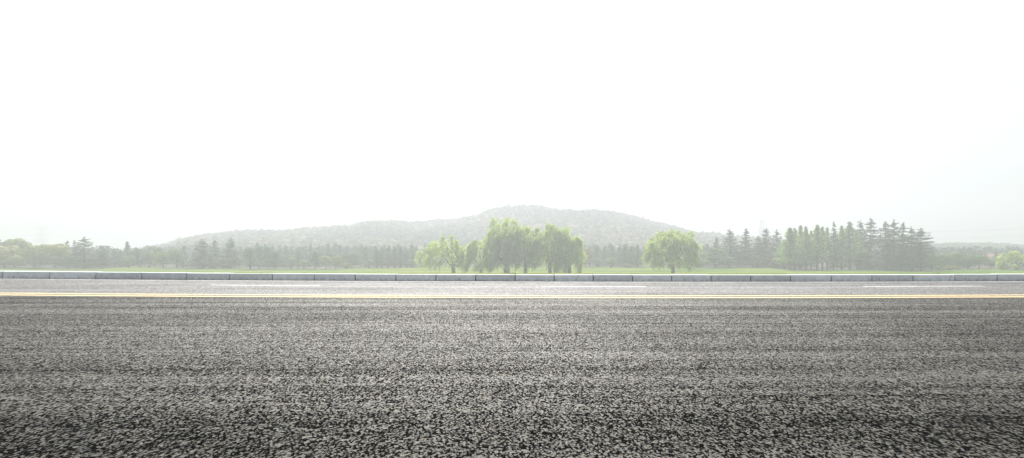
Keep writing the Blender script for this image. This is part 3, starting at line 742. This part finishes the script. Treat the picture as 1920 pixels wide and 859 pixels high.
# ------------------------------------------------------------------ the hills and their woods
prof = np.array([(150, 470), (230, 468), (268, 463), (288, 459), (305, 455), (323, 449.5), (347, 443), (370, 437), (393, 434), (428, 430), (451, 428), (486, 427.5), (533, 430), (563, 427), (600, 424), (635, 421), (658, 417.5), (677, 412), (698, 409), (712, 408.5), (744, 408.5), (786, 411), (821, 406), (856, 404), (891, 399), (918, 389), (953, 386), (1000, 383), (1023, 385), (1046, 389), (1081, 391), (1104, 389), (1139, 391), (1163, 393), (1180, 397), (1200, 402), (1240, 412), (1263, 418), (1286, 427), (1310, 433), (1333, 434), (1356, 437), (1379, 440), (1420, 443), (1480, 451), (1560, 459), (1660, 466)], float)
CREST = 370.0
def make_hill(name, prof, crest, foot, back, ncrown, tones, seed, crown_h):
    g = np.random.default_rng(seed)
    hx = (prof[:, 0] - 960) / F * crest; raw = np.maximum(CAMH + (HY - prof[:, 1]) / F * crest * 0.95 - LAWN, 0.0); hz = np.maximum(raw - crown_h * 1.1 * np.clip(raw / 8.0, 0.35, 1), 0.2)
    def hgt(X, Y):
        t = np.clip((Y - foot) / (crest - foot), 0, 1); s = np.sin(t * math.pi / 2) ** 1.25
        tb = np.clip((Y - crest) / (back - crest), 0, 1); s = s * (1 - tb * tb * (3 - 2 * tb))
        H = np.interp(X * crest / np.maximum(Y, foot), hx, hz, left=0.0, right=0.0)
        gul = 1 + 0.10 * np.sin(X * 0.06 + Y * 0.021) * np.sin(t * 3.14) + 0.06 * np.sin(X * 0.14 - Y * 0.05) * np.sin(t * 3.14)
        return LAWN + H * s * gul - 0.25
    xs = np.linspace(hx[0] - 20, hx[-1] + 20, 130); ys = np.linspace(foot - 5, back, 60)
    tag(link(name, grid_mesh(name, xs, ys, lambda X, Y: (X, Y, hgt(X, Y)), M['hillsoil'])), kind='structure')
    # crowns
    n = ncrown
    cu = g.uniform(hx[0], hx[-1], n * 2); cy = crest + 12 - (crest + 12 - foot) * g.random(n * 2) ** 0.85; cx = cu * cy / crest
    keep = np.interp(cu, hx, raw) > 3.4; cx, cy, cu = cx[keep][:n], cy[keep][:n], cu[keep][:n]; n = len(cx)
    r = g.uniform(1.2, 2.4, n) * (crown_h / 4.6); hh = g.uniform(0.75, 1.1, n) * crown_h
    tall = g.random(n) < 0.1; hh[tall] *= 1.2; r[tall] *= 0.7
    sc_ = np.clip(np.interp(cu, hx, raw) / 8.0, 0.35, 1); hh *= sc_; r *= 0.5 + 0.5 * sc_
    base = hgt(cx, cy)
    k = 46
    d = unit(g.normal(size=(n, k, 3))); d[:, :, 2] = np.abs(d[:, :, 2]) * 1.25 - 0.3
    P = np.stack([cx, cy, base + hh * 0.55], 1)[:, None, :] + d * np.stack([r, r, hh * 0.45], 1)[:, None, :] * g.uniform(0.75, 1.05, (n, k, 1))
    lv, lf = leaves(P.reshape(-1, 3), np.repeat(r * 0.8, k), g, d.reshape(-1, 3), 0.8, 0.9)
    me = mesh_np(name + '_forest', lv, lf, M['forest'])
    clump = 0.5 + 0.25 * np.sin(cx * 0.05 + cy * 0.07) + 0.25 * np.sin(cx * 0.021 - cy * 0.033 + 2)
    pick = np.clip(clump * 0.6 + g.random(n) * 0.7 - 0.15, 0, 0.999)
    tc = np.array(tones); idx = pick * (len(tc) - 1); i0 = idx.astype(int); fr = (idx - i0)[:, None]
    col = (tc[i0] * (1 - fr) + tc[np.minimum(i0 + 1, len(tc) - 1)] * fr) * g.uniform(0.45, 1.5, (n, 1))
    at_ = me.color_attributes.new('tone', 'FLOAT_COLOR', 'POINT')
    full = np.ones((n * k * 4, 4), np.float32); full[:, :3] = np.repeat(col, k * 4, 0)
    at_.data.foreach_set('color', full.ravel())
    o = link(name + '_forest', me)
    return o
o = make_hill('hill', prof, CREST, 225, 490, 9000, [(0.03, 0.07, 0.042), (0.08, 0.13, 0.055), (0.18, 0.18, 0.085), (0.32, 0.27, 0.15)], 41, 4.0)
tag(o, 'hazy tan and green woods covering the long rounded hill', 'forest', kind='stuff')
prof2 = np.array([(1690, 463), (1720, 459), (1745, 455.5), (1770, 453), (1800, 453), (1830, 452.5), (1860, 453.5), (1890, 455), (1920, 458), (1960, 461), (2020, 465)], float)
o = make_hill('low_hill', prof2, 330.0, 255, 430, 2600, [(0.05, 0.105, 0.04), (0.10, 0.18, 0.06), (0.16, 0.23, 0.08)], 42, 2.9)
tag(o, 'low green wooded hill rising beyond the rounded trees', 'forest', kind='stuff')

# one continuous dark wood behind the trees one can tell apart
g = np.random.default_rng(77)
n = 640; wx = g.uniform(-205, 205, n); wy = g.uniform(172, 235, n); hh = g.uniform(2.6, 4.3, n); r = g.uniform(1.5, 2.8, n); k = 110
ok = (np.abs(wx) < wy * 0.95); ok &= ~((wx / wy > 0.365) & (wx / wy < 0.47)); 
ub = 480; ux = g.uniform(-170, 170, ub); uy = np.interp(ux, ex, ey) + g.uniform(9, 30, ub); uh = g.uniform(1.2, 2.6, ub); ur = g.uniform(0.9, 1.9, ub); uk = (np.abs(ux) < uy * 0.95) & ~((ux / uy > 0.365) & (ux / uy < 0.47) & (uh > 1.7))
wx, wy, hh, r = [np.concatenate([a[ok], b[uk]]) for a, b in ((wx, ux), (wy, uy), (hh, uh), (r, ur))]; n = len(wx)
d = unit(g.normal(size=(n, k, 3)))
P = np.stack([wx, wy, gz(wx, wy) + hh * 0.5], 1)[:, None, :] + d * np.stack([r, r, hh * 0.5], 1)[:, None, :] * g.uniform(0.7, 1.05, (n, k, 1))
lv, lf = leaves(P.reshape(-1, 3), np.repeat(r * 0.3, k), g, d.reshape(-1, 3), 0.45, 0.7)
me = mesh_np('woodland', lv, lf, M['forest'])
at_ = me.color_attributes.new('tone', 'FLOAT_COLOR', 'POINT')
full = np.ones((n * k * 4, 4), np.float32); full[:, :3] = np.repeat(np.array([0.045, 0.075, 0.04]) * g.uniform(0.7, 1.4, (n, 1)), k * 4, 0)
at_.data.foreach_set('color', full.ravel())
tag(link('woodland', me), 'dim green wood filling the gaps behind the single trees', 'forest', kind='stuff')

# ------------------------------------------------------------------ pylons and cables
def pylon(px, Y, top, half, label):
    X = (px - 960) / F * Y; zt = CAMH + (HY - top) / F * Y; zb = LAWN
    e = bpy.data.objects.new('pylon', None); C.objects.link(e); e.location = (X, Y, zb); tag(e, label, 'pylon', 'lattice pylons far behind the trees')
    H = zt - zb; w0, w1 = half * 1.9, half * 0.8; seg = 9; parts = []
    def cor(t, sx, sy): w = w0 + (w1 - w0) * min(1, t * 1.15); return np.array([sx * w, sy * w, H * t])
    for sx in (-1, 1):
        for sy in (-1, 1): parts.append(tube([cor(0, sx, sy), cor(0.5, sx, sy), cor(1, sx, sy)], [0.08, 0.07, 0.06], 4))
    for i in range(seg):
        a, b = i / seg, (i + 1) / seg
        for s in (-1, 1):
            parts.append(tube([cor(a, -1, s), cor(b, 1, s)], [0.03, 0.03], 4)); parts.append(tube([cor(a, 1, s), cor(b, -1, s)], [0.03, 0.03], 4))
            parts.append(tube([cor(a, s, -1), cor(b, s, 1)], [0.03, 0.03], 4)); parts.append(tube([cor(b, -1, s), cor(b, 1, s)], [0.03, 0.03], 4))
    link('lattice_tower', mesh_np('lattice_tower', *join(parts), M['steel']), e)
    arms = []
    for t, l in ((0.98, 3.6), (0.72, 3.0), (0.5, 3.4)):
        for s in (-1, 1):
            c = cor(t, s, 0); tipp = np.array([s * (abs(c[0]) + half * l * 0.5), 0, H * t + 0.2])
            parts2 = join([tube([cor(t, s, q), tipp], [0.04, 0.03], 4) for q in (-1, 1)] + [tube([cor(t - 0.04, s, q), tipp], [0.035, 0.03], 4) for q in (-1, 1)])
            arm = link('cross_arm', mesh_np('cross_arm', *parts2, M['steel']), e)
            link('insulator', mesh_np('insulator', *tube([tipp, tipp + np.array([0, 0, -0.5]), tipp + np.array([0, 0, -1.0])], [0.05, 0.08, 0.04], 5), M['cable']), arm)
    return X, Y, zt
pylon(78, 400, 425, 1.3, 'faint steel pylon above the olive round trees')
pylon(1429, 330, 412.5, 0.75, 'slim steel pylon top rising behind the dark cedars')
def cable(pts, label):
    P = []
    for (ax, ay, ad), (bx, by, bd) in zip(pts[:-1], pts[1:]):
        for t in np.linspace(0, 1, 12, endpoint=False):
            d = ad + (bd - ad) * t; x = ax + (bx - ax) * t; y = ay + (by - ay) * t + 2.0 * math.sin(t * math.pi)
            P.append(((x - 960) / F * d, d, CAMH + (HY - y) / F * d))
    o = link('power_line', mesh_np('power_line', *tube(P, [0.045] * len(P), 4), M['cable'], True))
    tag(o, label, 'power line', 'power lines between the pylons')
cable([(-80, 436, 400), (74, 428.5, 400), (330, 438, 400)], 'upper thin cable leading over the olive trees from the faint pylon')
cable([(-80, 446, 400), (74, 440.5, 400), (330, 452, 400)], 'lower thin cable leading over the olive trees from the faint pylon')
cable([(1250, 434, 330), (1427, 418, 330)], 'thin cable rising over the hill end to the slim pylon')
cable([(1431, 418, 330), (1700, 436, 330), (2000, 424, 330)], 'upper thin cable over the far low hill')
cable([(1431, 430, 330), (1700, 448, 330), (2000, 438, 330)], 'lower thin cable over the far low hill')

# ------------------------------------------------------------------ small house among the trees
def house(px, Y, wpx, eave, ridge):
    X = (px - 960) / F * Y; z = float(gz(X, Y)); he = CAMH + (HY - eave) / F * Y - z; hr = CAMH + (HY - ridge) / F * Y - z; w = wpx / F * Y / 2; dp = 2.2
    e = bpy.data.objects.new('house', None); C.objects.link(e); e.location = (X, Y, z); tag(e, 'small pale house with a red roof half hidden by domed trees', 'house')
    V = [(-w, -dp, 0), (w, -dp, 0), (w, dp, 0), (-w, dp, 0), (-w, -dp, he), (w, -dp, he), (w, dp, he), (-w, dp, he), (-w, 0, hr - 0.08), (w, 0, hr - 0.08)]
    me = bpy.data.meshes.new('wall'); me.from_pydata(V, [], [(0, 1, 5, 4), (1, 2, 6, 9, 5), (2, 3, 7, 6), (3, 0, 4, 8, 7)]); me.materials.append(M['plaster']); link('wall', me, e)
    o = 0.35; V = []
    for dz in (0, 0.14):
        V += [(-w - o, -dp - o, he - 0.12 + dz), (w + o, -dp - o, he - 0.12 + dz), (w + o, 0, hr + dz), (-w - o, 0, hr + dz), (w + o, dp + o, he - 0.12 + dz), (-w - o, dp + o, he - 0.12 + dz)]
    me = bpy.data.meshes.new('roof'); me.from_pydata(V, [], [(6, 7, 8, 9), (9, 8, 10, 11), (1, 0, 3, 2), (2, 3, 5, 4), (0, 1, 7, 6), (4, 5, 11, 10), (0, 6, 9, 3), (3, 9, 11, 5), (1, 2, 8, 7), (2, 4, 10, 8)]); me.materials.append(M['tile']); link('roof', me, e)
    for s in (-0.5, 0.5):
        x = s * w; a = 0.45; z0 = he * 0.4; z1 = he * 0.75; y = -dp - 0.02
        me = bpy.data.meshes.new('window'); me.from_pydata([(x - a, y, z0), (x + a, y, z0), (x + a, y, z1), (x - a, y, z1), (x - a, y - 0.05, z0), (x + a, y - 0.05, z0), (x + a, y - 0.05, z1), (x - a, y - 0.05, z1)], [], [(4, 5, 6, 7), (0, 4, 7, 3), (1, 2, 6, 5), (3, 7, 6, 2), (0, 1, 5, 4)]); me.materials.append(M['glass']); link('window', me, e)
house(1857, 172, 26, 483, 477)

# ------------------------------------------------------------------ weeds behind the kerb
def weed(px, hpx, wpx, label, seed):
    g = np.random.default_rng(seed); X = jx(px); Y = float(kerb_y(X)) + 0.55; s = Y / F; n = 60
    a = g.uniform(0, 6.3, n); t = g.random(n); ln = g.uniform(0.5, 1, n) * hpx * s
    P = np.stack([np.cos(a) * t * wpx * s * 0.5, np.sin(a) * t * wpx * s * 0.4, ln * (0.3 + 0.7 * g.random(n))], 1)
    ax = unit(np.stack([np.cos(a) * 0.6, np.sin(a) * 0.6, np.ones(n)], 1))
    e = link('weed', mesh_np('weed', *leaves(P, 0.05, g, None, 0, 0.3, ax, 0.8), M['leaf'])); e.location = (X, Y, float(gz(X, Y))); e.color = (0.10, 0.15, 0.04, 1)
    tag(e, label, 'weed', 'weeds sprouting behind the kerb')
weed(1779, 8, 14, 'biggest green weed, behind the kerb near the low dark round trees', 1)
weed(560, 6, 5, 'small dry weed behind the kerb below the dark oval trees', 2)
weed(477, 6, 6, 'small weed behind the kerb below the shelved pines', 3)
weed(961, 7, 16, 'flat dark weed behind the kerb at the tallest willow trunk', 4)

# ------------------------------------------------------------------ haze
m, nt, out = mat('haze_air')
pv = N(nt, 'ShaderNodeVolumePrincipled'); pv.inputs['Color'].default_value = (0.628, 0.643, 0.69, 1); pv.inputs['Density'].default_value = 0.0037; pv.inputs['Anisotropy'].default_value = 0.55
L(nt, pv.outputs[0], out.inputs['Volume'])
bx = (-960, 960, -110, 1300, LAWN - 1.8, 46)
V = [(x, y, z) for z in bx[4:] for y in bx[2:4] for x in bx[:2]]
me = bpy.data.meshes.new('haze'); me.from_pydata(V, [], [(0, 2, 3, 1), (4, 5, 7, 6), (0, 1, 5, 4), (2, 6, 7, 3), (0, 4, 6, 2), (1, 3, 7, 5)]); me.materials.append(m)
tag(link('haze', me), kind='stuff')

# ------------------------------------------------------------------ light
w = bpy.data.worlds.new('World'); bpy.context.scene.world = w; w.use_nodes = True
nt = w.node_tree; nt.nodes.clear()
sk = N(nt, 'ShaderNodeTexSky', sky_type='NISHITA'); sk.sun_disc = False; sk.sun_elevation = R(SUN_EL); sk.sun_rotation = R(SUN_AZ)
sk.air_density = 1.0; sk.dust_density = 6.0; sk.ozone_density = 0.4; sk.altitude = 0
co = N(nt, 'ShaderNodeTexCoord').outputs['Generated']
cl = noise(nt, mapping(nt, co, (1.6, 1.6, 9)), 1.6, 5, 0.55, 0.3)
cov = ramp(nt, cl, [(0.3, 0.84), (0.62, 0.98)])
cc = ramp(nt, noise(nt, mapping(nt, co, (2.2, 2.2, 11), (4, 1, 0)), 1.3, 5, 0.6, 0.4), [(0.36, (6.6, 7.4, 7.9)), (0.6, (9.3, 9.6, 9.8))])
c = mixc(nt, cov, sk.outputs[0], cc)
bg = N(nt, 'ShaderNodeBackground'); bg.inputs['Strength'].default_value = 0.05; L(nt, c, bg.inputs[0])
wo = N(nt, 'ShaderNodeOutputWorld'); L(nt, bg.outputs[0], wo.inputs[0])
sl = bpy.data.lights.new('sun', 'SUN'); sl.energy = 5.0; sl.angle = R(0.6); sl.color = (1.0, 0.97, 0.92)
so = bpy.data.objects.new('sun', sl); C.objects.link(so)
from mathutils import Vector
el, az = R(SUN_EL), R(SUN_AZ)
sd = Vector((math.sin(az) * math.cos(el), math.cos(az) * math.cos(el), math.sin(el)))
so.rotation_euler = sd.to_track_quat('Z', 'Y').to_euler(); so.location = sd * 200

# ------------------------------------------------------------------ camera and render settings
cd = bpy.data.cameras.new('camera'); cam = bpy.data.objects.new('camera', cd); C.objects.link(cam)
cd.sensor_width = 36; cd.lens = 36 * F / 1920; cd.shift_y = (HY - 429.5) / 1920; cd.clip_end = 5000; cd.clip_start = 0.05
cam.location = (0, 0, CAMH); cam.rotation_euler = (R(90), 0, 0)
sc = bpy.context.scene; sc.camera = cam
sc.render.engine = 'CYCLES'
cy = sc.cycles; cy.max_bounces = 6; cy.diffuse_bounces = 3; cy.glossy_bounces = 2; cy.transmission_bounces = 3; cy.volume_bounces = 2; cy.transparent_max_bounces = 8
cy.use_denoising = True; cy.caustics_reflective = False; cy.caustics_refractive = False; cy.sample_clamp_indirect = 6
try: cy.denoiser = 'OPENIMAGEDENOISE'
except Exception: pass
sc.view_settings.view_transform = 'Standard'; sc.view_settings.look = 'None'; sc.view_settings.gamma = 1; sc.view_settings.exposure = 1.0
